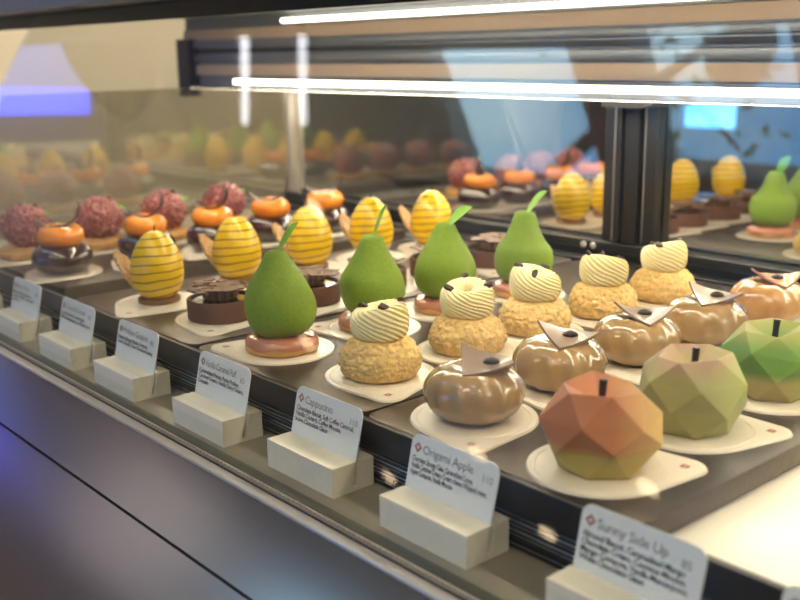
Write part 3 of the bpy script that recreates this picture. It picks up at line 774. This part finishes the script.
# ------------------------------------------------------------------ the room
MR = {'wall': mat('olive_wall', (.58,.50,.36), .8), 'wall_dark': mat('brown_wall', (.10,.075,.06), .8), 'ceil': mat('brown_ceiling', (.30,.25,.21), .85), 'floor': mat('stone_floor', (.22,.20,.18), .5, var=.2),
      'frame': mat('window_frame', (.03,.03,.03), .5)}
HX0, HX1, HY0, HY1, HZ1 = -520., 330., -400., 420., 217.
FZ = -Z0*100
def struct(mb, name, m):
    o = mb.build(name, m, None, False, loc=(0,0,Z0)); tag(o, kind='structure'); return o
struct(MB().box(HX0-10, HX1+10, HY0-10, HY1+10, FZ-10, FZ), 'floor', MR['floor'])
struct(MB().box(HX0-10, HX0, HY0, HY1, FZ, HZ1), 'wall_left', MR['wall'])
struct(MB().box(HX1, HX1+10, HY0, HY1, FZ, HZ1), 'wall_right', MR['wall_dark'])
struct(MB().box(HX0, HX1, HY1, HY1+10, FZ, HZ1), 'wall_back', MR['wall'])
# front wall with windows
def wall_holes(axis, lo, hi, z0_, z1_, holes, p0, p1):
    """boxes that fill a rectangle around rectangular holes given as (a0,a1,b0,b1)"""
    xs = sorted({lo, hi, *[h[0] for h in holes], *[h[1] for h in holes]}); zs = sorted({z0_, z1_, *[h[2] for h in holes], *[h[3] for h in holes]})
    b = MB()
    for i in range(len(xs)-1):
        for k in range(len(zs)-1):
            cx = (xs[i]+xs[i+1])/2; cz = (zs[k]+zs[k+1])/2
            if any(h[0] < cx < h[1] and h[2] < cz < h[3] for h in holes): continue
            if axis == 'y': b.box(xs[i], xs[i+1], p0, p1, zs[k], zs[k+1])
            else: b.box(xs[i], xs[i+1], zs[k], zs[k+1], p0, p1)
    return b
wins = [(-470,-425,-20,110),(-415,-370,-20,60),(-300,-240,-20,110),(-200,-150,-20,110),(-60,60,10,150)]  # last opening is added for bluish light on the card holder fronts
struct(wall_holes('y', HX0, HX1, FZ, HZ1, wins, HY0-10, HY0), 'wall_front', MR['wall_dark'])
wt = glassmat('window_glass', .04, 4., (.42,.62,.80))
for k, (a, b_, c, d_) in enumerate(wins):
    struct(MB().box(a, b_, HY0-6, HY0-4, c, d_), 'window_%d' % (k+1), wt)
sky = [(-298,-226,-92,-34),(-200,-146,-80,-28)]
struct(wall_holes('z', HX0-10, HX1+10, HY0-10, HY1+10, sky, HZ1, HZ1+10), 'ceiling', MR['ceil'])
# world: daylight sky with soft cloud
w = bpy.data.worlds.new('sky'); sc.world = w; w.use_nodes = True; nt = w.node_tree
bg = nt.nodes['Background']; bg.inputs['Strength'].default_value = 5.
tcw = nd(nt, 'ShaderNodeTexCoord'); nzw = nd(nt, 'ShaderNodeTexNoise'); nzw.inputs['Scale'].default_value = 7
rpw = nd(nt, 'ShaderNodeValToRGB'); rpw.color_ramp.elements[0].position = .35; rpw.color_ramp.elements[0].color = (.14,.48,.95,1)
rpw.color_ramp.elements[1].position = .7; rpw.color_ramp.elements[1].color = (.55,.85,1.,1)
nt.links.new(tcw.outputs['Generated'], nzw.inputs['Vector']); nt.links.new(nzw.outputs['Fac'], rpw.inputs['Fac']); nt.links.new(rpw.outputs['Color'], bg.inputs['Color'])

panel_e = emat('fill_glow', (1,.84,.64), 8.5); panel_s = emat('wall_wash_glow', (1,.90,.74), 17)
def panel(x, y, label, em=None, sx=60, sy=60):
    t = empty('fill_light_panel', W(x, y, HZ1)); tag(t, label, 'ceiling light', 'added fill light panels')
    MB().box(-sx/2-2, sx/2+2, -sy/2-2, sy/2+2, -3, -.1).build('frame', MR['frame'], t, smooth=False)
    MB().box(-sx/2, sx/2, -sy/2, sy/2, -3.6, -3.05).build('diffuser', em or panel_e, t, smooth=False)
for x, y in ((-60,-60),(60,-60),(180,-60),(-60,-200),(60,-200),(180,-200)): panel(x, y, 'added fill light panel on the ceiling, customer side')  # unseen panels added as warm front fill for the case
for x, y in ((-250,180),(-330,180),(-330,280),(-420,180),(-420,280)): panel(x, y, 'added wall wash panel on the ceiling, service side', panel_s)  # added to brighten the walls seen through the end glass
# blue sign on the far wall
t = empty('blue_sign', W(HX0+4, -26, 150)); t.rotation_euler = (R(28.6), 0, 0); tag(t, 'blue glowing sign on the far wall', 'sign')
MB().box(-1, 1.5, -6, 34, -75, 22).build('sign_panel', emat('blue_panel', (.16,.25,.75), 1.3), t, smooth=False)
MB().box(1.6, 3.5, -6, 7, -75, 24).build('light_bar', emat('blue_bar', (.05,.08,1.), 6), t, smooth=False)
for (xa, ya, xb, yb), wh in (((-402,-13,-446,-70), 'nearer the far wall'), ((-358,-13,-394,-68), 'nearer the skylights')):
    t = empty('tube_light', W((xa+xb)/2, (ya+yb)/2, HZ1-2), math.atan2(yb-ya, xb-xa)); tag(t, 'long white tube light on the ceiling '+wh, 'ceiling light', 'tube lights')
    L = math.hypot(xb-xa, yb-ya)/2
    MB().box(-L-2, L+2, -3, 3, 0, 1.9).build('fitting', MR['frame'], t, smooth=False)
    MB().tube([(-L,0,-1.6),(L,0,-1.6)], 2., 10).build('tube', emat('tube_glow', (.95,.95,1.), 5), t)
def pendant(x, y, z, r, h, label):
    t = empty('pendant_lamp', W(x, y, z)); tag(t, label, 'pendant lamp', 'pendant lamps')
    b = MB(); pr = [(r*math.sin(R(90)*k/10), h*(1-math.cos(R(90)*k/10))*-1+h) for k in range(1, 11)]
    b.lathe([(.6,h+.2)]+pr+[(r*.97,0)]+[(q*.96, w_-.3) for q, w_ in reversed(pr)], 32, capb=False, capt=False)
    b.build('shade', MR['shade'], t); MB().tube([(0,0,h),(0,0,HZ1-z-.1)], .5, 8).build('cord', MR['frame'], t)
MR['shade'] = mat('brown_shade', (.10,.055,.035), .6)
pendant(-385, 3, 132, 24, 22, 'brown domed pendant lamp hanging toward the far wall')
pendant(-172, -19, 172, 7, 12, 'small dark pendant lamp hanging under the skylight edge')
pendant(-143, -23, 184, 8, 18, 'small dark pendant lamp hanging nearest the window end')

# ceiling lamps of the shop
spot_e = emat('lamp_glow', (1,.72,.45), 9)
def downlight(x, y, label, em=None):
    t = empty('ceiling_spotlight', W(x, y, HZ1)); tag(t, label, 'ceiling light', 'ceiling spotlights')
    MB().lathe([(6,0),(7.5,-.5),(7.5,-2.),(6,-2.5)], 24).build('rim', MR['frame'], t)
    MB().lathe([(.1,-2.),(5.9,-2.),(5.9,-2.7),(.1,-2.7)], 20).build('bulb', em or spot_e, t)
for x, y in ((-369,-275),(-336,-323),(-480,-340),(-500,-229),(-420,-120),(-250,-250),(-120,-120),(-60,-260)):
    downlight(x, y, 'round spotlight in the brown ceiling above the shop floor')

# foliage of a tree standing outside, above the second skylight
t = empty('tree', W(-235, -75, HZ1+40)); tag(t, 'leafy tree branches outside above the skylight', 'tree')
rnd = random.Random(5); b = MB()
for k in range(110):
    p = Vector((rnd.gauss(0, 26), rnd.gauss(0, 26), rnd.gauss(30, 16))); a = rnd.uniform(0, 6.28); e = rnd.uniform(-.6, .6); L = rnd.uniform(5, 9)
    d = Vector((math.cos(a)*math.cos(e), math.sin(a)*math.cos(e), math.sin(e))); q = Vector((-math.sin(a), math.cos(a), .2))
    b.add([p, p+d*L*.5+q*L*.25, p+d*L, p+d*L*.5-q*L*.25], [(0,1,2,3)])
fo = mat('tree_leaf', (.25,.50,.05), .6); fo.node_tree.nodes['Principled BSDF'].inputs['Transmission Weight'].default_value = .0
b.build('foliage', fo, t, smooth=False)
b = MB(); b.tube([(-60,-40,10),(-20,-12,24),(10,5,30),(40,20,40)], [4,3,2,1], 8); b.tube([(-10,-5,27),(0,-30,40),(5,-50,48)], [2,1.4,.7], 8); b.build('branch', mat('bark', (.16,.10,.05), .9), t)

# ------------------------------------------------------------------ camera
f_px, pitch, roll, yaw = 1012.36, R(13.89), R(-1.05), R(-49.15)
f0 = Vector((math.sin(yaw), math.cos(yaw), 0)); u0 = Vector((0,0,1))
fw = math.cos(pitch)*f0-math.sin(pitch)*u0; rt = fw.cross(u0).normalized(); up = rt.cross(fw)
rr = math.cos(roll)*rt+math.sin(roll)*up; uu = -math.sin(roll)*rt+math.cos(roll)*up
cd = bpy.data.cameras.new('camera'); cam = bpy.data.objects.new('camera', cd); COL.objects.link(cam)
cam.matrix_world = Matrix(((rr.x,uu.x,-fw.x,0),(rr.y,uu.y,-fw.y,0),(rr.z,uu.z,-fw.z,Z0+.27),(0,0,0,1)))
cd.sensor_width = 36; cd.lens = 36*f_px/800; cd.clip_start = .01
cd.dof.use_dof = True; cd.dof.focus_distance = .86; cd.dof.aperture_fstop = 5.8
sc.camera = cam
sc.view_settings.view_transform = 'Standard'; sc.view_settings.look = 'None'; sc.view_settings.gamma = 1
sc.view_settings.use_curve_mapping = False; sc.view_settings.exposure = .65
sc.cycles.use_denoising = True
sc.cycles.max_bounces = 12; sc.cycles.transparent_max_bounces = 24; sc.cycles.glossy_bounces = 8
sc.cycles.sample_clamp_indirect = 6; sc.cycles.caustics_reflective = False; sc.cycles.caustics_refractive = False
